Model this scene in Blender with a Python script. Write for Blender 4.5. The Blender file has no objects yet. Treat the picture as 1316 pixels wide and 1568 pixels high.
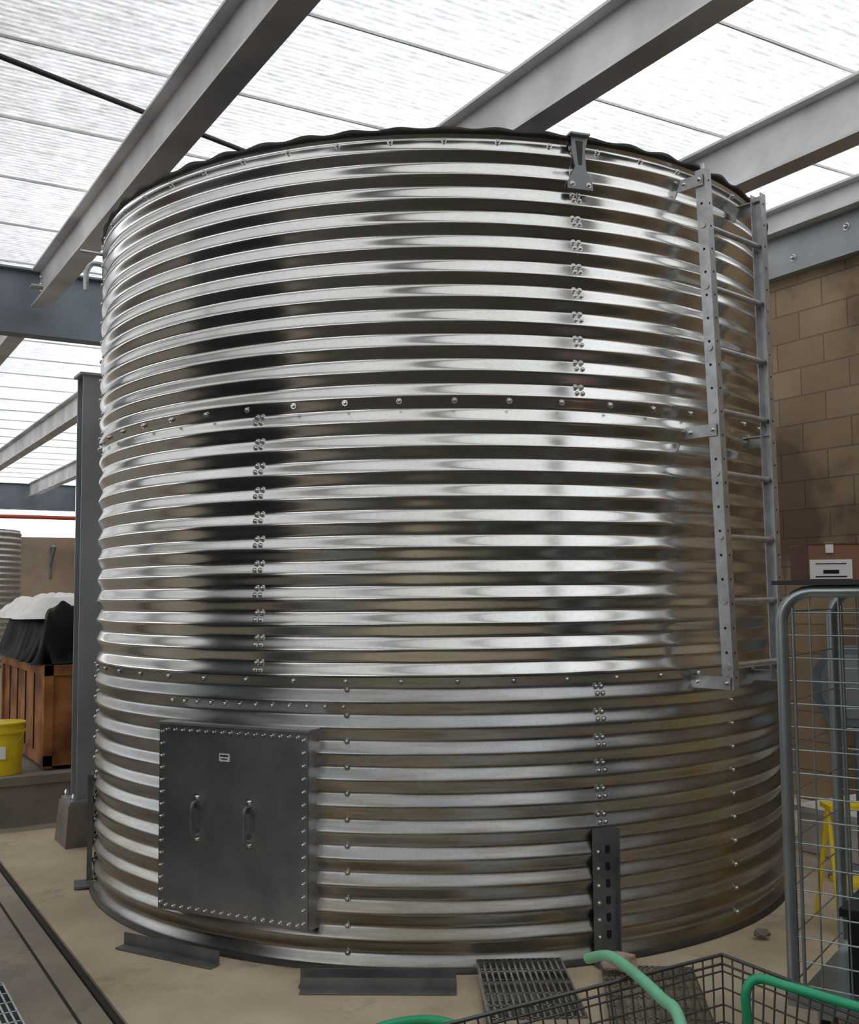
import bpy, math, random
from mathutils import Vector, Matrix, noise
random.seed(4)
rad=math.radians
sc=bpy.context.scene
AL=rad(30.86); CA,SA=math.cos(AL),math.sin(AL)
def B(L,t,z): return Vector((CA*L-SA*t, SA*L+CA*t, z))
TX,TY,R,HT=0.040,6.045,1.840,3.354
PITCH=HT/33.0
# ---------------------------------------------------------------- materials
def mat(name,col,rough=.6,metal=0.0,var=0.0,scale=8.0,bump=0.0,bscale=40.0,col2=None,spec=None,stain=None):
    m=bpy.data.materials.new(name); m.use_nodes=True
    nt=m.node_tree; N=nt.nodes; K=nt.links
    b=N['Principled BSDF']
    b.inputs['Roughness'].default_value=rough; b.inputs['Metallic'].default_value=metal
    if spec is not None: b.inputs['Specular IOR Level'].default_value=spec
    tc=N.new('ShaderNodeTexCoord')
    nz=N.new('ShaderNodeTexNoise'); nz.inputs['Scale'].default_value=scale; nz.inputs['Detail'].default_value=6
    K.new(tc.outputs['Object'],nz.inputs['Vector'])
    cr=N.new('ShaderNodeValToRGB')
    c2=col2 if col2 else tuple(min(1,c*(1+var)) for c in col)
    c1=col if col2 else tuple(c*(1-var) for c in col)
    cr.color_ramp.elements[0].position=.35; cr.color_ramp.elements[1].position=.65
    cr.color_ramp.elements[0].color=(*c1,1); cr.color_ramp.elements[1].color=(*c2,1)
    K.new(nz.outputs['Fac'],cr.inputs['Fac'])
    out=cr.outputs['Color']
    if stain:
        n4=N.new('ShaderNodeTexNoise'); n4.inputs['Scale'].default_value=3.1; n4.inputs['Detail'].default_value=12; n4.inputs['Roughness'].default_value=.72
        K.new(tc.outputs['Object'],n4.inputs['Vector'])
        mr=N.new('ShaderNodeMapRange'); mr.inputs[1].default_value=.53; mr.inputs[2].default_value=.68; mr.inputs[4].default_value=.75
        K.new(n4.outputs['Fac'],mr.inputs[0])
        mx=N.new('ShaderNodeMix'); mx.data_type='RGBA'; K.new(mr.outputs[0],mx.inputs[0]); K.new(out,mx.inputs[6]); mx.inputs[7].default_value=(*stain,1)
        out=mx.outputs[2]
    K.new(out,b.inputs['Base Color'])
    if bump>0:
        n2=N.new('ShaderNodeTexNoise'); n2.inputs['Scale'].default_value=bscale; n2.inputs['Detail'].default_value=5
        K.new(tc.outputs['Object'],n2.inputs['Vector'])
        bp=N.new('ShaderNodeBump'); bp.inputs['Strength'].default_value=bump; bp.inputs['Distance'].default_value=.01
        K.new(n2.outputs['Fac'],bp.inputs['Height']); K.new(bp.outputs['Normal'],b.inputs['Normal'])
    return m
def tank_mat(name,c1,c2,r1,r2,brown=0.0):
    m=bpy.data.materials.new(name); m.use_nodes=True
    nt=m.node_tree; N=nt.nodes; K=nt.links; b=N['Principled BSDF']
    b.inputs['Metallic'].default_value=1.0
    tc=N.new('ShaderNodeTexCoord')
    mp=N.new('ShaderNodeMapping'); mp.inputs['Scale'].default_value=(1,1,6)
    K.new(tc.outputs['Object'],mp.inputs['Vector'])
    n1=N.new('ShaderNodeTexNoise'); n1.inputs['Scale'].default_value=3.0; n1.inputs['Detail'].default_value=8
    K.new(mp.outputs['Vector'],n1.inputs['Vector'])
    cr=N.new('ShaderNodeValToRGB'); cr.color_ramp.elements[0].position=.3; cr.color_ramp.elements[1].position=.7
    cr.color_ramp.elements[0].color=(*c1,1); cr.color_ramp.elements[1].color=(*c2,1)
    K.new(n1.outputs['Fac'],cr.inputs['Fac'])
    vo=N.new('ShaderNodeTexVoronoi'); vo.inputs['Scale'].default_value=110
    K.new(tc.outputs['Object'],vo.inputs['Vector'])
    hs=N.new('ShaderNodeHueSaturation'); hs.inputs['Saturation'].default_value=0; K.new(vo.outputs['Color'],hs.inputs['Color'])
    mx=N.new('ShaderNodeMix'); mx.data_type='RGBA'; mx.blend_type='MULTIPLY'; mx.inputs[0].default_value=.14
    K.new(cr.outputs['Color'],mx.inputs[6]); K.new(hs.outputs['Color'],mx.inputs[7])
    at=N.new('ShaderNodeAttribute'); at.attribute_name='panel'
    m2=N.new('ShaderNodeMix'); m2.data_type='RGBA'; m2.blend_type='MULTIPLY'; m2.inputs[0].default_value=1
    K.new(mx.outputs[2],m2.inputs[6]); K.new(at.outputs['Color'],m2.inputs[7])
    out=m2.outputs[2]
    if brown>0:
        n3=N.new('ShaderNodeTexNoise'); n3.inputs['Scale'].default_value=1.8; n3.inputs['Detail'].default_value=9; n3.inputs['Roughness'].default_value=.68
        mp3=N.new('ShaderNodeMapping'); mp3.inputs['Scale'].default_value=(1,1,14); K.new(tc.outputs['Object'],mp3.inputs['Vector'])
        K.new(mp3.outputs['Vector'],n3.inputs['Vector'])
        sp=N.new('ShaderNodeSeparateXYZ'); K.new(tc.outputs['Object'],sp.inputs[0])
        zr=N.new('ShaderNodeMapRange'); zr.inputs[1].default_value=.0; zr.inputs[2].default_value=1.15; zr.inputs[3].default_value=.09; zr.inputs[4].default_value=-.06
        K.new(sp.outputs[2],zr.inputs[0])
        az=N.new('ShaderNodeMath'); az.operation='ADD'; K.new(n3.outputs['Fac'],az.inputs[0]); K.new(zr.outputs[0],az.inputs[1])
        mr=N.new('ShaderNodeMapRange'); mr.inputs[1].default_value=.48; mr.inputs[2].default_value=.66; mr.inputs[4].default_value=brown
        K.new(az.outputs[0],mr.inputs[0])
        m3=N.new('ShaderNodeMix'); m3.data_type='RGBA'; K.new(mr.outputs[0],m3.inputs[0])
        K.new(out,m3.inputs[6]); m3.inputs[7].default_value=(.27,.21,.11,1); out=m3.outputs[2]
    K.new(out,b.inputs['Base Color'])
    mr=N.new('ShaderNodeMapRange'); mr.inputs[1].default_value=.3; mr.inputs[2].default_value=.7
    mr.inputs[3].default_value=r1; mr.inputs[4].default_value=r2
    K.new(n1.outputs['Fac'],mr.inputs[0]); K.new(mr.outputs[0],b.inputs['Roughness'])
    return m
M_T1=tank_mat('galvanized_bright',(.80,.79,.755),(.92,.91,.875),.15,.23)
M_T3=tank_mat('galvanized_weathered',(.40,.41,.415),(.58,.58,.57),.26,.38,.6)
M_DOOR=mat('hatch_steel',(.28,.295,.31),.42,.9,col2=(.40,.415,.43),scale=5)
M_BOLT=mat('zinc_bolt',(.76,.76,.74),.25,1.0,.1)
M_GALV=mat('galvanized_ladder',(.60,.61,.62),.36,.85,.12,scale=20)
M_RIM=mat('dark_rim_liner',(.05,.045,.04),.5,.3,.2)
M_DARK=mat('black_plastic',(.012,.013,.015),.35,0,.2)
M_SLOT=mat('slot_black',(.008,.008,.008),.8)
M_BEAM=mat('galvanized_beam',(.52,.51,.50),.5,.2,col2=(.78,.77,.76),scale=2.0,bump=.1)
M_GIRD=mat('painted_girder',(.19,.22,.25),.5,.3,.12,scale=3)
M_COL=mat('column_steel',(.33,.35,.36),.5,.4,.12,scale=3)
M_ANG=mat('dark_angle_steel',(.22,.23,.235),.45,.7,.2,scale=9)
M_PAD=mat('concrete_pad',(.46,.36,.24),.8,0,col2=(.66,.54,.385),scale=1.8,bump=.3,stain=(.30,.235,.16))
M_FLOOR=mat('concrete_floor',(.27,.225,.17),.7,0,col2=(.42,.355,.27),scale=1.5,bump=.3,stain=(.15,.125,.095))
M_FLOORDK=mat('darkened_unseen_floor',(.03,.027,.02),.85,0,col2=(.065,.055,.035),scale=1.5,bump=.3)  # out-of-view floor, darkened so the steel reflects dark stripes
M_GROOVE=mat('joint_dark',(.03,.025,.02),.9)
M_CURB=mat('concrete_curb',(.17,.15,.12),.9,0,col2=(.27,.23,.18),scale=3,bump=.4)
M_RUST=mat('rusty_wood',(.17,.055,.02),.75,0,col2=(.46,.19,.05),scale=4,bump=.4)
M_YEL=mat('yellow_plastic',(.90,.66,.02),.4,0,.05)
M_WHITE=mat('white_sheet',(.84,.81,.77),.7,0,.05)
M_TARP=mat('black_tarp',(.004,.0045,.006),.6,0,.2,bump=.6,bscale=9,spec=.18)
M_RED=mat('red_pipe',(.55,.08,.03),.5)
M_TAN=mat('far_stucco',(.42,.33,.24),.9,0,.2,scale=1)
M_CARD=mat('cardboard',(.27,.125,.075),.8,0,.12)
M_CARD2=mat('cardboard_dark',(.13,.06,.04),.8,0,.1)
M_LABEL=mat('paper_label',(.85,.83,.79),.7,0,.03)
M_CAGE=mat('cage_zinc',(.40,.45,.46),.32,.8,.1)
M_WIRE=mat('dark_wire',(.13,.13,.13),.4,.7,.1)
M_HOSE=mat('green_hose',(.03,.42,.20),.4,0,.1)
M_HOSE2=mat('pale_green_hose',(.22,.60,.36),.45,0,.1)
M_BLUEG=mat('gray_blue_plastic',(.16,.20,.23),.5,0,.1)
M_HEDGE=mat('foliage',(.05,.16,.015),.8,0,col2=(.26,.46,.05),scale=6,bump=.5)
M_PINK=mat('crumbled_brick',(.50,.36,.28),.9,0,.2,scale=30,bump=.5)
M_REFLBLK=mat('reflection_block_dark',(.022,.027,.034),.5,0,.2)  # near-black colour of the added block that the steel reflects

def block_mat(name,k):
    m=bpy.data.materials.new(name); m.use_nodes=True
    nt=m.node_tree; N=nt.nodes; K=nt.links; b=N['Principled BSDF']; b.inputs['Roughness'].default_value=.9
    g=N.new('ShaderNodeNewGeometry')
    d1=N.new('ShaderNodeVectorMath'); d1.operation='DOT_PRODUCT'; d1.inputs[1].default_value=(1,1,0)
    K.new(g.outputs['Position'],d1.inputs[0])
    sp=N.new('ShaderNodeSeparateXYZ'); K.new(g.outputs['Position'],sp.inputs[0])
    cb=N.new('ShaderNodeCombineXYZ'); K.new(d1.outputs['Value'],cb.inputs[0]); K.new(sp.outputs[2],cb.inputs[1])
    br=N.new('ShaderNodeTexBrick'); br.inputs['Scale'].default_value=1
    br.inputs['Brick Width'].default_value=.406; br.inputs['Row Height'].default_value=.203; br.inputs['Mortar Size'].default_value=.006
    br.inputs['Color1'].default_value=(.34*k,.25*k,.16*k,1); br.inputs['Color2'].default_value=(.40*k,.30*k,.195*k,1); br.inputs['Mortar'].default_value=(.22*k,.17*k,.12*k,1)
    K.new(cb.outputs[0],br.inputs['Vector'])
    nz=N.new('ShaderNodeTexNoise'); nz.inputs['Scale'].default_value=.9; nz.inputs['Detail'].default_value=9
    K.new(g.outputs['Position'],nz.inputs['Vector'])
    cr=N.new('ShaderNodeValToRGB'); e=cr.color_ramp.elements; e[0].position=.44; e[1].position=.50
    e[0].color=(.50,.455,.42,1); e[1].color=(.92,.89,.86,1); e2=e.new(.62); e2.color=(1.15,1.12,1.08,1)
    K.new(nz.outputs['Fac'],cr.inputs['Fac'])
    mx=N.new('ShaderNodeMix'); mx.data_type='RGBA'; mx.blend_type='MULTIPLY'; mx.inputs[0].default_value=1
    K.new(br.outputs['Color'],mx.inputs[6]); K.new(cr.outputs['Color'],mx.inputs[7]); K.new(mx.outputs[2],b.inputs['Base Color'])
    bp=N.new('ShaderNodeBump'); bp.inputs['Strength'].default_value=.5; bp.inputs['Distance'].default_value=.01; bp.invert=True
    K.new(br.outputs['Fac'],bp.inputs['Height']); K.new(bp.outputs['Normal'],b.inputs['Normal'])
    return m
M_BLOCK=block_mat('concrete_block',1.0); M_BLOCKD=block_mat('darkened_concrete_block',.34)  # second is a darkened copy for unseen walls, deepening dark stripes in the steel
def roof_mat():
    m=bpy.data.materials.new('translucent_roof_sheet'); m.use_nodes=True
    nt=m.node_tree; N=nt.nodes; K=nt.links
    for n in list(N): N.remove(n)
    o=N.new('ShaderNodeOutputMaterial'); tr=N.new('ShaderNodeBsdfTranslucent'); df=N.new('ShaderNodeBsdfDiffuse')
    mix=N.new('ShaderNodeMixShader'); mix.inputs[0].default_value=.1
    K.new(tr.outputs[0],mix.inputs[1]); K.new(df.outputs[0],mix.inputs[2]); K.new(mix.outputs[0],o.inputs[0])
    g=N.new('ShaderNodeNewGeometry')
    sp=N.new('ShaderNodeSeparateXYZ'); K.new(g.outputs['Position'],sp.inputs[0])
    mu=N.new('ShaderNodeMath'); mu.operation='MULTIPLY'; mu.inputs[1].default_value=2*math.pi/.045; K.new(sp.outputs[1],mu.inputs[0])
    si=N.new('ShaderNodeMath'); si.operation='SINE'; K.new(mu.outputs[0],si.inputs[0])
    mp=N.new('ShaderNodeMapping'); mp.inputs['Scale'].default_value=(2.6,6,1); K.new(g.outputs['Position'],mp.inputs['Vector'])
    nz=N.new('ShaderNodeTexNoise'); nz.inputs['Scale'].default_value=2.6; nz.inputs['Detail'].default_value=12; nz.inputs['Roughness'].default_value=.8
    K.new(mp.outputs['Vector'],nz.inputs['Vector'])
    n2=N.new('ShaderNodeTexNoise'); n2.inputs['Scale'].default_value=.55; n2.inputs['Detail'].default_value=3
    K.new(g.outputs['Position'],n2.inputs['Vector'])
    ad=N.new('ShaderNodeMath'); ad.operation='MULTIPLY_ADD'; ad.inputs[1].default_value=.07; K.new(si.outputs[0],ad.inputs[0]); K.new(nz.outputs['Fac'],ad.inputs[2])
    mr=N.new('ShaderNodeMapRange'); mr.inputs[1].default_value=.5; mr.inputs[2].default_value=3.2; mr.inputs[3].default_value=-.12; mr.inputs[4].default_value=.06
    K.new(sp.outputs[0],mr.inputs[0])
    a2=N.new('ShaderNodeMath'); a2.operation='ADD'; K.new(ad.outputs[0],a2.inputs[0]); K.new(mr.outputs[0],a2.inputs[1])
    a3=N.new('ShaderNodeMath'); a3.operation='MULTIPLY_ADD'; a3.inputs[1].default_value=.25; K.new(n2.outputs['Fac'],a3.inputs[0]); K.new(a2.outputs[0],a3.inputs[2])
    cr=N.new('ShaderNodeValToRGB'); e=cr.color_ramp.elements
    e[0].position=.36; e[0].color=(.25,.238,.225,1); e[1].position=.87; e[1].color=(.77,.78,.79,1)
    K.new(a3.outputs[0],cr.inputs['Fac']); K.new(cr.outputs['Color'],tr.inputs[0]); K.new(cr.outputs['Color'],df.inputs[0])
    return m
M_ROOF=roof_mat()

# ---------------------------------------------------------------- mesh builder
class MB:
    def __init__(s): s.v=[]; s.f=[]; s.m=[]; s.s=[]; s.mats=[]
    def mi(s,m):
        if m not in s.mats: s.mats.append(m)
        return s.mats.index(m)
    def add(s,vs,fs,m,smooth=False):
        o=len(s.v); s.v+= [tuple(v) for v in vs]; k=s.mi(m)
        for f in fs: s.f.append([i+o for i in f]); s.m.append(k); s.s.append(smooth)
    def box(s,c,size,m,rz=0.0,mx=None):
        M=mx if mx else Matrix.Rotation(rz,3,'Z')
        a,b,d=[q/2 for q in size]; c=Vector(c)
        vs=[c+M@Vector((x*a,y*b,z*d)) for z in(-1,1) for y in(-1,1) for x in(-1,1)]
        s.add(vs,[(0,2,3,1),(4,5,7,6),(0,1,5,4),(2,6,7,3),(0,4,6,2),(1,3,7,5)],m)
    def bbox(s,L0,L1,t0,t1,z0,z1,m):
        s.box(B((L0+L1)/2,(t0+t1)/2,(z0+z1)/2),(L1-L0,t1-t0,z1-z0),m,AL)
    def prism(s,prof,o,a,b,c,m):
        o=Vector(o);a=Vector(a);b=Vector(b);c=Vector(c);n=len(prof)
        vs=[o+a*p+b*q for p,q in prof]+[o+a*p+b*q+c for p,q in prof]
        s.add(vs,[tuple(range(n)),tuple(range(2*n-1,n-1,-1))]+[(i,i+n,(i+1)%n+n,(i+1)%n) for i in range(n)],m)
    def tube(s,pts,r,m,seg=10,cap=True):
        pts=[Vector(p) for p in pts]; n=len(pts); vs=[]; prev=None
        for i,p in enumerate(pts):
            t=(pts[min(i+1,n-1)]-pts[max(i-1,0)]).normalized()
            if prev is None:
                u=t.orthogonal().normalized()
            else:
                u=(prev-t*prev.dot(t)).normalized()
            prev=u; w=t.cross(u)
            rr=r[i] if isinstance(r,(list,tuple)) else r
            for k in range(seg):
                a=2*math.pi*k/seg; vs.append(p+u*math.cos(a)*rr+w*math.sin(a)*rr)
        fs=[(i*seg+k,i*seg+(k+1)%seg,(i+1)*seg+(k+1)%seg,(i+1)*seg+k) for i in range(n-1) for k in range(seg)]
        s.add(vs,fs,m,True)
        if cap: s.add(vs[:seg],[tuple(range(seg-1,-1,-1))],m); s.add(vs[-seg:],[tuple(range(seg))],m)
    def bolt(s,p,d,r,m=None,h=None):
        d=Vector(d).normalized(); p=Vector(p); m=m or M_BOLT; h=h or r*.9
        s.tube([p-d*.004,p+d*h*.25],r*1.35,m,8); s.tube([p+d*h*.25,p+d*h,p+d*h*1.4],[r,r*.85,r*.4],m,6)
    def build(s,name,parent=None):
        me=bpy.data.meshes.new(name); me.from_pydata(s.v,[],s.f); 
        for m in s.mats: me.materials.append(m)
        me.polygons.foreach_set('material_index',s.m); me.polygons.foreach_set('use_smooth',s.s)
        me.update(); ob=bpy.data.objects.new(name,me); sc.collection.objects.link(ob)
        if parent: ob.parent=parent
        return ob
def empty(name):
    e=bpy.data.objects.new(name,None); sc.collection.objects.link(e); e.empty_display_size=.2; return e
def spline(pts,n=10):
    pts=[Vector(p) for p in pts]; P=[pts[0]]+pts+[pts[-1]]; out=[]
    for i in range(1,len(P)-2):
        for k in range(n):
            t=k/n; a,b,c,d=P[i-1],P[i],P[i+1],P[i+2]
            out.append(.5*((2*b)+(c-a)*t+(2*a-5*b+4*c-d)*t*t+(3*b-a-3*c+d)*t**3))
    out.append(pts[-1]); return out

# ---------------------------------------------------------------- TANK (ring 0 = bottom)
tank=empty('corrugated_steel_tank')
SE=[[20.3,-11.8,-71,44.5,110,-160],[-24,66,156,-114],[18.4,-71,110,-160]]
def cyl(phi,r,z):
    a=rad(phi); return Vector((TX+r*math.sin(a),TY-r*math.cos(a),z))
def radial(phi):
    a=rad(phi); return Vector((math.sin(a),-math.cos(a),0))
AMP=.0102; KS=.93; AK=math.asin(KS)
def prof(z): return AMP*math.asin(KS*math.sin(2*math.pi*z/PITCH+.6))/AK
def dent(phi,z,ring):
    a=rad(phi); p=Vector((math.cos(a)*2.0,math.sin(a)*2.0,z*.5+ring*7)); q=Vector((math.cos(a)*7,math.sin(a)*7,z*1.5+ring*5))
    return .003*noise.noise(p)+.0004*noise.noise(q)
def ring_mesh(name,ring,z0,z1,m,off):
    seams=sorted([s%360 for s in SE[ring]]); sh=[random.uniform(.86,1.0) for _ in seams]
    phis=[float(i) for i in range(360)]
    for s_ in seams: phis+= [s_-.82,s_-.80]
    phis=sorted(set(round(p%360,3) for p in phis)); NA=len(phis)
    rows=int(round((z1-z0)/PITCH*18)); vs=[];fs=[];cols=[]
    info=[]
    for phi in phis:
        k=len(seams)-1
        for q,sv in enumerate(seams):
            if phi>=sv-.81: k=q
        info.append(sh[k])
    for j in range(rows+1):
        z=z0+(z1-z0)*j/rows; pz=prof(z)
        for phi,c in zip(phis,info):
            vs.append(cyl(phi,R+off+pz+dent(phi,z,ring),z)); cols.append((c,c,c,1))
    for j in range(rows):
        for i in range(NA):
            fs.append((j*NA+i,j*NA+(i+1)%NA,(j+1)*NA+(i+1)%NA,(j+1)*NA+i))
    b=MB(); b.add(vs,fs,m,True); ob=b.build(name,tank)
    ca=ob.data.color_attributes.new('panel','FLOAT_COLOR','POINT')
    for i,c in enumerate(cols): ca.data[i].color=c
    return ob
H1=HT/3
OFF=[.003,-.001,.001]
ring_mesh('wall_ring_bottom',0,0.003,H1+.01,M_T3,OFF[0])
ring_mesh('wall_ring_middle',1,H1-.012,2*H1+.01,M_T1,OFF[1])
ring_mesh('wall_ring_top',2,2*H1-.012,HT,M_T1,OFF[2])
b=MB()
for ring in range(3):
    for sv in SE[ring]:
        cols=(0,) if sv in(-11.8,44.5) else (-.40,.40)
        for c in cols:
            for k in range(11):
                z=ring*H1+(k+.62)*PITCH
                ph=sv+c+random.uniform(-.03,.03)
                b.bolt(cyl(ph,R+OFF[ring]+prof(z)+dent(ph,z,ring)+.003,z),radial(ph),.0085)
                if c!=0:
                    z2=z-.028
                    b.bolt(cyl(ph,R+OFF[ring]+prof(z2)+dent(ph,z2,ring)+.003,z2),radial(ph),.0078)
for z in (H1-.006,2*H1-.006):
    for k in range(52):
        ph=k*360/52+2; b.bolt(cyl(ph,R+prof(z)+.006,z),radial(ph),.009)
for k in range(52):
    ph=k*360/52+1; z=HT-.045; b.bolt(cyl(ph,R+prof(z)+.005,z),radial(ph),.009)
for k in range(12):
    ph=-38.5+k*2.4; z=1.012; b.bolt(cyl(ph,R+prof(z)+.008,z),radial(ph),.0078)
b.build('bolts',tank)
# rim
b=MB(); vs=[];fs=[];NA=720
for i in range(NA):
    a=i*.5; w=math.sin(rad(a)*58)*(.35+.65*abs(noise.noise(Vector((math.cos(rad(a))*2,math.sin(rad(a))*2,0)))*2))
    vs+=[cyl(a,R-.006,HT-.018),cyl(a,R+.012+.004*w,HT-.012+.003*w),cyl(a,R+.016+.005*w,HT+.004+.008*w),cyl(a,R-.01,HT+.012+.008*w),cyl(a,R-.05,HT-.02)]
for i in range(NA):
    for k in range(4):
        j=(i+1)%NA; fs.append((i*5+k,j*5+k,j*5+k+1,i*5+k+1))
b.add(vs,fs,M_RIM,True)
cvs=[cyl(i*10,R-.045,HT-.02) for i in range(36)]+[Vector((TX,TY,HT-.12))]
b.add(cvs,[(i,(i+1)%36,36) for i in range(36)],M_RIM,True)
b.build('rim_liner',tank)
# access hatch
DC=-27.2; rv=radial(DC); tv=Vector((-rv.y,rv.x,0)); 
if tv.x<0: tv=-tv
HM=Matrix((tv,rv,Vector((0,0,1)))).transposed()
def dp(a,o,z): return Vector((TX,TY,0))+rv*(R+o)+tv*a+Vector((0,0,z))
b=MB(); z0,z1=.155,.917; hw=.375
b.box(dp(0,.036,(z0+z1)/2),(2*hw,.008,z1-z0),M_DOOR,mx=HM)
b.box(dp(-hw+.012,-.01,(z0+z1)/2),(.02,.09,z1-z0),M_GALV,mx=HM)
b.box(dp(hw-.012,-.01,(z0+z1)/2),(.02,.09,z1-z0),M_GALV,mx=HM)
b.box(dp(0,-.01,z0+.01),(2*hw,.09,.02),M_GALV,mx=HM)
b.box(dp(0,0.0,z1+.006),(2*hw+.02,.10,.010),M_GALV,mx=HM)
n=15
for k in range(n):
    z=z0+.03+(z1-z0-.06)*k/(n-1)
    for a in(-hw+.018,hw-.018): b.bolt(dp(a,.040,z),rv,.0075,h=.011)
for k in range(17):
    a=-hw+.045+(2*hw-.09)*k/16
    b.bolt(dp(a,.040,z1-.02),rv,.0075,h=.011); b.bolt(dp(a,.040,z0+.02),rv,.0075,h=.011)
for a in(-.16,.105):
    zc=.545
    b.box(dp(a,.047,zc+.07),(.028,.014,.06),M_BOLT,mx=HM); b.box(dp(a,.047,zc-.07),(.028,.014,.06),M_BOLT,mx=HM)
    b.tube(spline([dp(a,.045,zc+.07),dp(a,.085,zc+.06),dp(a,.09,zc),dp(a,.085,zc-.06),dp(a,.045,zc-.07)],5),.0065,M_ANG,8)
    b.bolt(dp(a,.052,zc+.085),rv,.010); b.bolt(dp(a,.052,zc-.085),rv,.010)
    b.box(dp(a+.012,.058,zc+.055),(.034,.012,.014),M_BOLT,mx=HM)
b.box(dp(-.03,.042,z1-.12),(.052,.003,.032),M_LABEL,mx=HM); b.box(dp(-.03,.044,z1-.113),(.04,.001,.006),M_DARK,mx=HM); b.box(dp(-.03,.044,z1-.126),(.03,.001,.004),M_DARK,mx=HM)
b.build('access_hatch',tank)
# anchor straps
b=MB()
def frame(phi):
    r=radial(phi); t=Vector((-r.y,r.x,0)); return r,t,Matrix((t,r,Vector((0,0,1)))).transposed()
def strap(phi,zt):
    r,t,M=frame(phi); c=Vector((TX,TY,0))
    def p(a,o,z): return c+r*(R+o)+t*a+Vector((0,0,z))
    b.box(p(0,.018,zt/2+.02),(.105,.006,zt-.04),M_ANG,mx=M)
    b.box(p(.055,.028,zt/2+.02),(.006,.026,zt-.04),M_ANG,mx=M)
    b.box(p(0,.05,.012),(.14,.10,.01),M_ANG,mx=M)
    z=.10
    while z<zt-.03:
        b.tube([p(.012,.0205,z),p(.012,.0220,z)],.011,M_SLOT,10); b.box(p(.012,.0215,z+.012),(.02,.002,.02),M_SLOT,mx=M)
        b.bolt(p(-.030,.021,z),r,.008); z+=.066
strap(20.3,.52); strap(-72,.56); strap(110,.52); strap(-160,.52)
b.build('anchor_straps',tank)
b=MB(); r,t,M=frame(18.6); c=Vector((TX,TY,0))+r*(R+.013)
if t.x<0:t=-t
pr=[(-.03,.0),(.045,0),(.03,-.06),(.035,-.14),(.065,-.20),(.065,-.225),(-.05,-.225),(-.05,-.20),(-.015,-.13),(-.03,-.06)]
b.prism(pr,c+Vector((0,0,HT)),t,Vector((0,0,1)),r*.008,M_COL)
b.prism([(-.012,-.02),(.02,-.02),(.014,-.12),(.0,-.12)],c+Vector((0,0,HT))+r*.008,t,Vector((0,0,1)),r*.003,M_RIM)
b.bolt(c+t*-.03+Vector((0,0,HT-.205))+r*.008,r,.009); b.bolt(c+t*.045+Vector((0,0,HT-.205))+r*.008,r,.009)
b.box(c+Vector((0,0,HT+.004)),(.09,.06,.008),M_COL,mx=M)
b.build('eave_bracket',tank)
b=MB(); vs=[];fs=[]
for i in range(180):
    vs+=[cyl(i*2,R+.03,0.002),cyl(i*2,R+.025,.018),cyl(i*2,R-.01,.026)]
for i in range(180):
    j=(i+1)%180
    for k in range(2): fs.append((i*3+k,j*3+k,j*3+k+1,i*3+k+1))
b.add(vs,fs,M_RIM,True); b.build('base_seal',tank)

# ---------------------------------------------------------------- LADDER
b=MB()
r43=radial(43.6); t43=Vector((-r43.y,r43.x,0)); 
if t43.x<0:t43=-t43
w1=Vector((1.138,4.57,0)); w2=Vector((1.457,4.873,0))
def rail(w,s_top,s_bot,zt,zb):
    p0=w+r43*s_bot+Vector((0,0,zb)); p1=w+r43*s_top+Vector((0,0,zt)); return p0,p1
RL=rail(w1,.10,.165,3.29,1.048); RR=rail(w2,.117,.14,3.29,1.06)
def channel(p0,p1,flip):
    ax=p1-p0; s=flip
    pr=[(-.022,-.026),(.022,-.026),(.022,-.021),(-.017,-.021),(-.017,.021),(.022,.021),(.022,.026),(-.022,.026)]
    pr=[(x*s,y) for x,y in pr]
    if s<0: pr=pr[::-1]
    b.prism(pr,p0,t43,r43,ax,M_GALV)
    n=22
    for k in range(n):
        p=p0+ax*((k+.5)/n); b.tube([p+r43*.0255,p+r43*.0268],.005,M_SLOT,8); q=p-t43*s*.0215; b.tube([q,q-t43*s*.0015],.006,M_SLOT,8)
channel(*RL,1); channel(*RR,-1)
for k in range(8):
    z=1.144+.271*k
    f=(z-RL[0].z)/(RL[1].z-RL[0].z); a=RL[0].lerp(RL[1],f); f=(z-RR[0].z)/(RR[1].z-RR[0].z); c=RR[0].lerp(RR[1],f)
    b.tube([a,c],.0135,M_GALV,10)
    b.tube([a-t43*.028,a-t43*.02],.016,M_GALV,8); b.tube([c+t43*.02,c+t43*.028],.016,M_GALV,8)
for z in(3.24,2.14,1.075):
    for w,rl,sg in((w1,RL,-1),(w2,RR,1)):
        f=(z-rl[0].z)/(rl[1].z-rl[0].z); p=rl[0].lerp(rl[1],f)
        h=w+Vector((0,0,z))-r43*.015; d=(p-h); L=d.length
        Mx=Matrix((t43,r43,Vector((0,0,1)))).transposed()
        m=(p+h)/2
        b.box(m+t43*sg*.03,(.006,L+.03,.05),M_GALV,mx=Mx); b.box(m+t43*sg*.014+Vector((0,0,.024)),(.032,L+.03,.005),M_GALV,mx=Mx)
        b.bolt(p+t43*sg*.034,t43*sg,.010); b.bolt(h+r43*.04+t43*sg*.034,t43*sg,.010)
b.tube([RL[1]+Vector((0,0,-.01)),RL[1]+Vector((0,0,.03))],.012,M_GALV,10)
b.build('ladder',tank)

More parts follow.
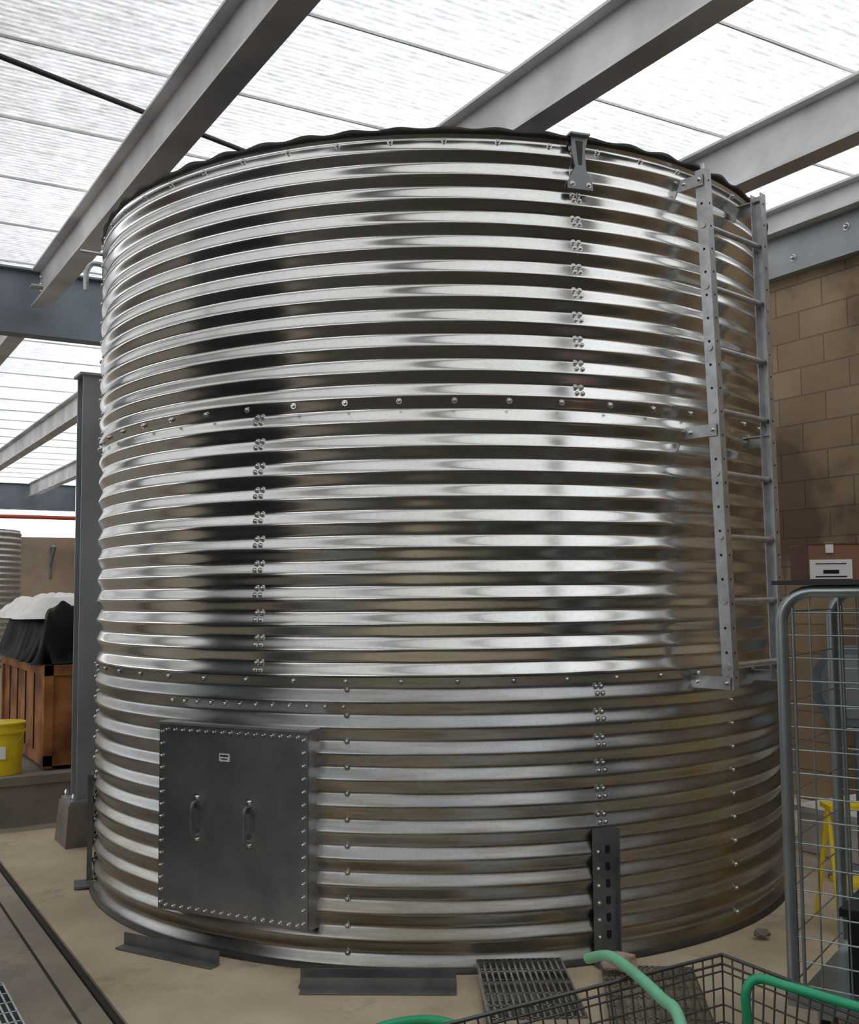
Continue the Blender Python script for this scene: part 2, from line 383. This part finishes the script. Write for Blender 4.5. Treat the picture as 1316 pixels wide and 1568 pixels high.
# ---------------------------------------------------------------- STRUCTURE
ZC=1.461
def ibeam(b,L0,t0,t1,zb,zt,w,m,along='t',fl=.016,wb=.012):
    h=zt-zb
    pr=[(0,0),(w,0),(w,fl),(w/2+wb/2,fl),(w/2+wb/2,h-fl),(w,h-fl),(w,h),(0,h),(0,h-fl),(w/2-wb/2,h-fl),(w/2-wb/2,fl),(0,fl)]
    if along=='t': b.prism(pr,B(L0,t0,zb),B(1,0,0),Vector((0,0,1)),B(0,t1-t0,0),m)
    else: b.prism(pr,B(t0,L0,zb),B(0,1,0),Vector((0,0,1)),B(t1-t0,0,0),m)
for L0 in(-4.64,-3.08,-1.52,.04,1.60,3.13,4.72):
    b=MB(); ibeam(b,L0,-5,9.12,ZC+2.4,ZC+2.725,.15,M_BEAM)
    b.box(B(L0+.03,9.05,ZC+2.56),(.10,.12,.012),M_BEAM,AL)
    for k in range(4):
        b.bolt(B(L0+.062,9.02,ZC+2.46+.06*k),B(-1,0,0),.014)
    b.build('roof_beam')
    b=MB(); ibeam(b,L0,9.33,26.95,ZC+2.4,ZC+2.725,.15,M_BEAM); b.build('roof_beam')
b=MB(); ibeam(b,9.15,-7.9,5.9,ZC+2.18,ZC+2.74,.16,M_GIRD,'n'); b.build('cross_girder')
b=MB(); ibeam(b,27.0,-7.9,5.9,ZC+2.1,ZC+2.74,.2,M_GIRD,'n'); b.build('cross_girder')
b=MB(); ibeam(b,5.93,-5,27,ZC+2.55,ZC+2.735,.15,M_BEAM); b.build('wall_top_beam')
b=MB(); b.bbox(6.03,6.118,-5,27,ZC+2.26,ZC+2.549,M_COL)
for k in range(60): b.bolt(B(6.03,-4+k*.45,ZC+2.36+.09*(k%2)),B(-1,0,0),.02,M_GALV)
b.build('trim_1')
b=MB(); b.add([B(-8,-5,ZC+2.80),B(6.4,-5,ZC+2.80),B(6.4,27.3,ZC+2.80),B(-8,27.3,ZC+2.80)],[(0,1,2,3)],M_ROOF); b.build('ceiling')
b=MB()
for k in range(-8,25):
    t=3.55+.94*k
    if t<27: b.bbox(-8,6.3,t-.005,t+.005,ZC+2.778,ZC+2.792,M_BEAM)
b.build('roof_seam_battens')
b=MB(); b.tube([B(-2,4.7,ZC+2.752),B(.786,5.58,ZC+2.752),B(2.34,6.08,ZC+2.752),B(4.5,6.8,ZC+2.752)],.016,M_RIM,8); b.build('roof_cable')
b=MB(); b.bbox(6.12,6.35,-5,27.95,-.1,ZC+2.735,M_BLOCK); b.build('wall_right')
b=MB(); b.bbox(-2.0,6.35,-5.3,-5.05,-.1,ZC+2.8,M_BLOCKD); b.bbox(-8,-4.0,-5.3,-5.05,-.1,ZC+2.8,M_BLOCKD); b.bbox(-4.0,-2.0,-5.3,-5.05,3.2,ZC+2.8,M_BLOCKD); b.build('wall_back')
b=MB(); b.bbox(-8,6.35,28,28.2,-.1,2.95,M_TAN); b.build('wall_far')
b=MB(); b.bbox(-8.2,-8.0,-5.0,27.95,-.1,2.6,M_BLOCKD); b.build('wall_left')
# unseen dark block, added for the dark band reflected in the steel
b=MB(); b.bbox(-.75,-.2,3.7,5.3,.05,2.8,M_REFLBLK)
for k in range(3): b.bbox(-.2,-.185,3.74+.52*k,4.22+.52*k,.1,2.75,M_REFLBLK); b.bbox(-.185,-.16,4.15+.52*k,4.18+.52*k,1.0,1.25,M_GALV)
b.bbox(-.78,-.17,3.67,5.33,-.019,.05,M_GIRD); b.build('dark_reflection_block')
b=MB()
for i in range(150):
    p=B(random.uniform(-5,-1),random.uniform(-7.6,-6.2),0)+Vector((0,0,random.uniform(.2,3.2))); rr=random.uniform(.25,.45)
    pts=[p+Vector((0,0,-rr)),p+Vector((0,0,-rr*.5)),p,p+Vector((0,0,rr*.5)),p+Vector((0,0,rr))]
    b.tube(pts,[rr*.2,rr*.8,rr,rr*.8,rr*.2],M_HEDGE,7)
b.build('hedge')

# ground
b=MB()
b.bbox(-7.98,.99,2.9,7.33,-.15,-.02,M_FLOOR); b.bbox(-7.98,.99,-9,2.9,-.15,-.02,M_FLOORDK); b.bbox(.99,6.1,-9,2.22,-.15,-.02,M_FLOORDK); b.bbox(.99,6.1,7.1,7.33,-.15,-.02,M_FLOOR)
b.build('floor')
b=MB(); b.bbox(1.02,6.10,2.24,7.08,-.14,0,M_PAD); b.build('floor_pad')
b=MB(); b.bbox(.995,1.018,1.6,7.1,-.1,-.012,M_GROOVE); b.bbox(.885,.897,1.6,7.1,-.03,-.0185,M_GROOVE); b.build('floor_joint')
b=MB(); b.bbox(-7.98,6.1,7.36,27.9,-.1,.285,M_CURB); b.bbox(-7.98,6.1,7.34,7.5,.24,.295,M_CURB); b.build('raised_curb')

# column
b=MB()
w=.075; zt=2.80
cb=B(1.53,6.6,0)
pr=[(-w,-w),(w,-w),(w,-w+.012),(.006,-w+.012),(.006,w-.012),(w,w-.012),(w,w),(-w,w),(-w,w-.012),(-.006,w-.012),(-.006,-w+.012),(-w,-w+.012)]
b.prism(pr,cb+Vector((0,0,.26)),B(1,0,0),B(0,1,0),Vector((0,0,zt-.26)),M_COL)
b.box(cb+Vector((0,0,.25)),(.24,.24,.02),M_COL,AL); b.box(cb+Vector((0,0,zt+.008)),(.19,.19,.016),M_COL,AL)
for a in(-.095,.095):
    for c in(-.095,.095): b.bolt(B(1.53+a,6.6+c,.26),(0,0,1),.016,h=.03)
lo=.15; hi=.13
vs=[cb+B(x*lo,y*lo,0.001) for x,y in((-1,-1),(1,-1),(1,1),(-1,1))]+[cb+B(x*hi,y*hi,.24) for x,y in((-1,-1),(1,-1),(1,1),(-1,1))]
b.add(vs,[(3,2,1,0),(4,5,6,7),(0,1,5,4),(1,2,6,5),(2,3,7,6),(3,0,4,7)],M_CURB)
b.build('steel_column')
b=MB(); b.tube(spline([cyl(-74,R+.0,3.22),cyl(-74,R+.06,3.225),cyl(-74,R+.09,3.17),cyl(-74,R+.09,3.08)],6),.014,M_GALV,8); b.tube([cyl(-72,R,3.26),cyl(-72,R+.12,3.27)],.010,M_GALV,8); b.build('overflow_pipe',tank)

# rusty crate
b=MB(); L0,L1,t0,t1,za,zb=1.46,2.45,7.55,9.3,.315,.99
b.bbox(L0+.02,L1-.02,t0+.02,t1-.02,za,zb-.02,M_RUST)
for L in(L0,L1-.06):
    for t in(t0,t1-.06): b.bbox(L,L+.06,t,t+.06,za-.015,zb,M_RUST)
for z in(za,zb-.07):
    b.bbox(L0,L1,t0,t0+.03,z,z+.07,M_RUST); b.bbox(L0,L0+.03,t0,t1,z,z+.07,M_RUST)
for k in range(5): b.bbox(L0+.012,L0+.02,t0+.1+k*.33,t0+.11+k*.33,za,zb-.07,M_GROOVE)
b.build('rusty_crate')
def cloth(b,L0,L1,t0,t1,zb,h,m,seed,fold,ov,nu=80,nv=100,wr=.0):
    vs=[];fs=[]
    for j in range(nv+1):
        for i in range(nu+1):
            u=i/nu*2-1; v=j/nv*2-1
            e=max(abs(u),abs(v)); 
            k=max(0,min(1,(1-e)/ov)); k=k*k*(3-2*k)
            n1=noise.noise(Vector((u*1.6,v*1.6,seed))); n2=noise.noise(Vector((u*4,v*4,seed+3))); n3=noise.noise(Vector((u*9,v*9,seed+5)))
            ang=math.atan2(v,u); f=math.sin(ang*11+6*n1+4*n2)*fold*(1-k)*(.5+abs(n2)*2)
            z=zb+h*k*(1+.35*n1)+.07*abs(n2)*k*h/.3+wr*n3*k
            s=1+f+.05*n2
            vs.append(B((L0+L1)/2+u*s*(L1-L0)/2,(t0+t1)/2+v*s*(t1-t0)/2,max(z,zb)))
    for j in range(nv):
        for i in range(nu):
            a=j*(nu+1)+i; fs.append((a,a+1,a+nu+2,a+nu+1))
    b.add(vs,fs,m,True)
b=MB(); cloth(b,1.42,2.5,7.6,9.4,.995,.36,M_TARP,3.0,.05,.26,wr=.03)
cloth(b,1.36,2.6,7.9,9.5,1.30,.15,M_WHITE,9.0,.05,.40,wr=.02)
b.build('tarp_covered_bundle')
# bucket
b=MB(); bc=B(1.2,7.55,.297)
b.tube([bc,bc+Vector((0,0,.33))],[.12,.14],M_YEL,28,False); b.tube([bc,bc+Vector((0,0,.004))],.12,M_YEL,28)
for z in(.27,.325): b.tube([bc+Vector((0,0,z)),bc+Vector((0,0,z+.012))],.147,M_YEL,28)
b.tube([bc+Vector((0,0,.30)),bc+Vector((0,0,.303))],.138,M_DARK,28)
b.box(bc+Vector((.03,-.133,.15)),(.09,.006,.08),M_LABEL,rad(8))
b.tube([bc+Vector((math.cos(a)*.15,-.03-math.sin(a)*.05,.28-math.sin(a)*.13)) for a in[rad(q) for q in range(0,181,12)]],.003,M_GALV,6)
b.build('yellow_bucket')
# far tank
b=MB(); cx,cy=-8.25,18.0; vs=[];fs=[];NA=72;rows=23*8
for j in range(rows+1):
    z=.287+j*.1/8
    for i in range(NA):
        a=2*math.pi*i/NA; rr=1.2+.012*math.sin(2*math.pi*z/.1); vs.append((cx+rr*math.cos(a),cy+rr*math.sin(a),z))
fs=[(j*NA+i,j*NA+(i+1)%NA,(j+1)*NA+(i+1)%NA,(j+1)*NA+i) for j in range(rows) for i in range(NA)]
b.add(vs,fs,M_GALV,True); b.add([vs[-NA+i] for i in range(NA)],[tuple(range(NA))],M_RIM); b.build('corrugated_steel_tank')
b=MB(); b.tube([B(-7.9,16,2.6),B(6,16,2.6)],.03,M_RED,8)
for L in(-4,0,4): b.tube([B(L,16,2.6),B(L,16,ZC+2.79)],.008,M_GALV,6)
b.build('red_sprinkler_pipe')
b=MB()
for L in range(-7,6):
    L=L*.9+1; b.tube([B(L,27.96,2.7),B(L,27.4,2.7)],.03,M_GIRD,6); b.tube([B(L,27.96,2.2),B(L,27.4,2.7)],.03,M_GIRD,6); b.tube([B(L,27.96,2.75),B(L,27.96,1.9)],.03,M_GIRD,6)
b.build('wall_brackets')

# ---------------------------------------------------------------- foreground
def grating(name,c,w,l,rz,z,mt,b=None):
    own=b is None
    if own: b=MB()
    M=Matrix.Rotation(rz,3,'Z'); c=Vector(c)
    n=int(w/.022)
    for k in range(n+1):
        x=-w/2+w*k/n; b.box(c+M@Vector((x,0,z)),(.007,l,.03),mt,rz)
    for k in range(int(l/.1)+1):
        y=-l/2+.02+k*(l-.04)/int(l/.1); b.box(c+M@Vector((0,y,z+.011)),(w,.008,.008),mt,rz)
    for y in(-l/2,l/2): b.box(c+M@Vector((0,y,z)),(w+.006,.006,.032),mt,rz)
    if own: return b.build(name)
b=MB(); grating('',(.33,3.87,0),.32,.58,rad(0),.018,M_BOLT,b); grating('',(.335,3.86,0),.32,.58,rad(2),.052,M_BOLT,b); b.build('steel_floor_grating')
grating('steel_floor_grating',(.78,3.85,0),.34,.62,rad(-6),.018,M_BOLT)
grating('floor_drain_grate',B(.46,3.6,0),.5,1.5,AL,-.002,M_CAGE)
def angle_iron(b,p0,p1,w,m):
    p0=Vector(p0);p1=Vector(p1);a=(p1-p0);u=a.normalized();s=Vector((-u.y,u.x,0))
    pr=[(0,0),(w,0),(w,.007),(.007,.007),(.007,w),(0,w)]
    b.prism(pr,p0,s*-1,Vector((0,0,1)),a,m)
b=MB(); angle_iron(b,(-.50,4.10,0.002),(.085,4.08,0.002),.055,M_ANG); angle_iron(b,(-.49,4.03,.002),(.085,4.01,.002),.045,M_ANG); b.build('angle_iron')
b=MB(); angle_iron(b,(-1.29,4.55,0.002),(-.845,4.30,0.002),.055,M_ANG); b.build('angle_iron')
def rock(name,c,s,m,seed):
    b=MB(); vs=[];nu,nv=14,8
    for j in range(nv+1):
        th=math.pi*j/nv
        for i in range(nu):
            ph=2*math.pi*i/nu; d=Vector((math.sin(th)*math.cos(ph),math.sin(th)*math.sin(ph),math.cos(th)))
            k=1+.5*noise.noise(d*2.2+Vector((seed,0,0))); vs.append(Vector(c)+Vector((d.x*s[0],d.y*s[1],d.z*s[2]))*k+Vector((0,0,s[2]*1.2)))
    b.add(vs,[(j*nu+i,(j+1)*nu+i,(j+1)*nu+(i+1)%nu,j*nu+(i+1)%nu) for j in range(nv) for i in range(nu)],m); return b.build(name)
rock('broken_brick',(.70,4.10,.034),(.07,.04,.03),M_PINK,2)
rock('debris_lump',(1.38,4.56,0.002),(.035,.025,.018),M_CURB,5)
# wire basket
b=MB(); c0=Vector((.875,3.30,0)); un=-B(1,0,0); ud=-B(0,1,0); LN,LD=1.05,.62; zt,zb=.36,.05
def q(a,c,z): return c0+un*a+ud*c+Vector((0,0,z))
def ring(z,ins,r):
    pts=[q(ins,ins,z),q(LN-ins,ins,z),q(LN-ins,LD-ins,z),q(ins,LD-ins,z)]
    for i in range(4): b.tube([pts[i],pts[(i+1)%4]],r,M_WIRE,6)
ring(zt,0,.006); ring(zt-.025,.004,.004)
nz=7
for k in range(1,nz+1):
    f=k/nz; ring(zt-(zt-zb)*f,.06*f,.003)
for side in range(4):
    n=int((LN if side%2==0 else LD)/.04)
    for k in range(n+1):
        f=k/n
        if side==0: a,c,a2,c2=f*LN,0,.06+f*(LN-.12),.06
        elif side==2: a,c,a2,c2=f*LN,LD,.06+f*(LN-.12),LD-.06
        elif side==1: a,c,a2,c2=LN,f*LD,LN-.06,.06+f*(LD-.12)
        else: a,c,a2,c2=0,f*LD,.06,.06+f*(LD-.12)
        b.tube([q(a,c,zt),q(a2,c2,zb)],.003,M_WIRE,5)
for k in range(24):
    a=.06+k*(LN-.12)/23; b.tube([q(a,.06,zb),q(a,LD-.06,zb)],.003,M_WIRE,5)
for a in(.1,LN-.1):
    for c in(.1,LD-.1): b.tube([q(a,c,.001),q(a,c,zb)],.012,M_WIRE,8)
b.build('wire_basket')
b=MB(); b.tube(spline([(.476,3.35,.335),(.52,3.22,.385),(.561,3.09,.388),(.602,2.9,.385),(.62,2.75,.378),(.62,2.6,.2),(.6,2.5,.12)],8),.016,M_HOSE2,12); b.build('garden_hose')
b=MB(); b.tube(spline([(.80,3.0,.09),(.846,2.96,.25),(.844,2.95,.375),(.878,2.95,.412),(.941,2.9,.41),(1.026,2.85,.398),(1.10,2.8,.39),(1.2,2.74,.38),(1.3,2.65,.22),(1.36,2.55,.1)],8),.013,M_HOSE,12); b.build('garden_hose')
b=MB(); b.tube(spline([(-.5,3.2,.018),(-.3,3.5,.018),(-.17,3.66,.018),(-.02,3.71,.018),(.09,3.64,.018),(.12,3.5,.018),(.10,3.2,.018)],8),.014,M_HOSE,12); b.build('garden_hose')
# ---------------------------------------------------------------- roll cage cart
b=MB(); o=Vector((1.14,3.45,0)); e1=Vector((.82,-.57,0)).normalized(); e2=Vector((.57,.82,0)).normalized()
W,D=.80,.62; TZ=1.455
def g(a,c,z): return o+e1*a+e2*c+Vector((0,0,z))
for c in(0,D):
    pts=[g(0,c,.16),g(0,c,TZ-.10)]+[g(.10-.10*math.cos(rad(k)),c,TZ-.10+.10*math.sin(rad(k))) for k in range(15,91,15)]+[g(W-.10,c,TZ)]+[g(W-.10+.10*math.sin(rad(k)),c,TZ-.10+.10*math.cos(rad(k))) for k in range(15,91,15)]+[g(W,c,.16)]
    b.tube(pts,.0195,M_CAGE,14)
    for k in range(17):
        z=.22+k*.073; b.tube([g(0,c,z),g(W,c,z)],.0028,M_CAGE,6)
    for k in range(1,9):
        a=W*k/9; b.tube([g(a,c,.2),g(a,c,TZ)],.0028,M_CAGE,6)
    b.tube([g(.035,c,.2),g(.035,c,TZ-.05)],.006,M_CAGE,8)
for a in(0,W):
    for k in range(9):
        z=.22+k*.146; b.tube([g(a,0,z),g(a,D,z)],.0028,M_CAGE,6)
EM=Matrix((e1,e2,Vector((0,0,1)))).transposed()
for c in(0,D): b.box(g(W/2,c,.175),(W+.03,.04,.04),M_CAGE,mx=EM)
b.box(g(W/2,D/2,.165),(W,D,.02),M_CAGE,mx=EM)
b.box(g(W/2+.01,D/2,TZ+.028),(W+.06,D+.06,.014),M_DARK,mx=EM)
for a in(.08,W-.08):
    for c in(.08,D-.08):
        b.tube([g(a-.014,c,.057),g(a+.014,c,.057)],.055,M_DARK,18); b.box(g(a,c,.12),(.05,.05,.07),M_CAGE,mx=EM)
b.build('roll_cage_trolley')
b=MB()
zb=TZ+.036
ob=Vector((1.252,3.50,0)); f1=Vector((.965,-.10,0)).normalized(); f2=Vector((-f1.y,f1.x,0)); FM=Matrix((f1,f2,Vector((0,0,1)))).transposed()
def fx(a0,a1,c0,c1,z0,z1,m): b.box(ob+f1*((a0+a1)/2)+f2*((c0+c1)/2)+Vector((0,0,(z0+z1)/2)),(a1-a0,c1-c0,z1-z0),m,mx=FM)
fx(0,.36,0,.24,zb,zb+.118,M_CARD); fx(-.003,.363,-.003,.118,zb+.118,zb+.122,M_CARD2); fx(-.003,.363,.123,.243,zb+.118,zb+.122,M_CARD)
fx(-.004,0,0,.24,zb,zb+.118,M_CARD2)
fx(.003,.138,-.004,0,zb+.004,zb+.068,M_LABEL); fx(.02,.12,-.0055,-.004,zb+.010,zb+.014,M_DARK); fx(.045,.095,-.0055,-.004,zb+.022,zb+.034,M_DARK); fx(.02,.12,-.0055,-.004,zb+.053,zb+.056,M_DARK)
fx(.055,.08,-.004,0,zb+.09,zb+.118,M_LABEL); fx(.055,.08,-.0045,.243,zb+.122,zb+.1235,M_LABEL)
b.build('cardboard_box')
def bx(a0,a1,c0,c1,z0,z1,m): b.box(g((a0+a1)/2,(c0+c1)/2,(z0+z1)/2),(a1-a0,c1-c0,z1-z0),m,mx=EM)
b=MB(); bx(.14,.7,.12,.5,.178,.42,M_DARK); bx(.12,.72,.10,.52,.42,.445,M_DARK)
for k in range(5): bx(.16+.12*k,.18+.12*k,.11,.12,.18,.42,M_DARK)
b.build('black_storage_crate')
b=MB()
oc=[(-.13,-.2),(.13,-.2),(.2,-.08),(.2,.08),(.13,.2),(-.13,.2),(-.2,.08),(-.2,-.08)]
sb=Vector((2.14,5.40,0))
b.prism(oc,sb+Vector((0,0,.97)),e1,Vector((0,0,1)),e2*.12,M_BLUEG)
b.prism([(p*.8,q_*.8) for p,q_ in oc],sb-e2*.006+Vector((0,0,.97)),e1,Vector((0,0,1)),e2*.01,M_CAGE)
sb2=sb+e2*.06
b.tube([sb2,sb2+Vector((0,0,.80))],.025,M_BLUEG,12); b.tube([sb2+Vector((0,0,.002)),sb2+Vector((0,0,.03))],.17,M_BLUEG,20)
b.build('pedestal_sign')
b=MB(); yc=Vector((1.86,4.72,0.014))
for x in(-.14,.14):
    b.tube([yc+Vector((x,-.14,0)),yc+Vector((x*.9,0,.50))],.012,M_YEL,8); b.tube([yc+Vector((x,.14,0)),yc+Vector((x*.9,0,.50))],.012,M_YEL,8)
for z,y in((.2,-.09),(.50,0)): b.box(yc+Vector((0,y,z)),(.28,.12,.02),M_YEL)
b.build('yellow_step_stool')
b=MB(); wc=Vector((2.42,6.05,0)); b.box(wc+Vector((0,0,.115)),(.6,.4,.22),M_WHITE,AL); b.box(wc+Vector((0,0,.24)),(.64,.44,.03),M_WHITE,AL); b.build('white_storage_tote')

# ---------------------------------------------------------------- world + camera
w=bpy.data.worlds.new('overcast'); sc.world=w; w.use_nodes=True
bg=w.node_tree.nodes['Background']; bg.inputs[0].default_value=(.94,.97,1.0,1); bg.inputs[1].default_value=2.2
cd=bpy.data.cameras.new('camera'); cam=bpy.data.objects.new('camera',cd); sc.collection.objects.link(cam)
cd.sensor_fit='HORIZONTAL'; cd.sensor_width=36; cd.lens=36*1620/1316; cd.clip_end=200; cd.clip_start=.05
ROT=Matrix.Rotation(-AL,4,'Z')
cam.matrix_world=ROT@Matrix.Translation((0,0,ZC))@Matrix.Rotation(rad(94.37),4,'X')@Matrix.Rotation(rad(-.5),4,'Z')
sc.camera=cam
# turn the whole place so that the building's walls are axis aligned
for me in bpy.data.meshes: me.transform(ROT); me.update()
sc.view_settings.view_transform='Standard'; sc.view_settings.look='None'
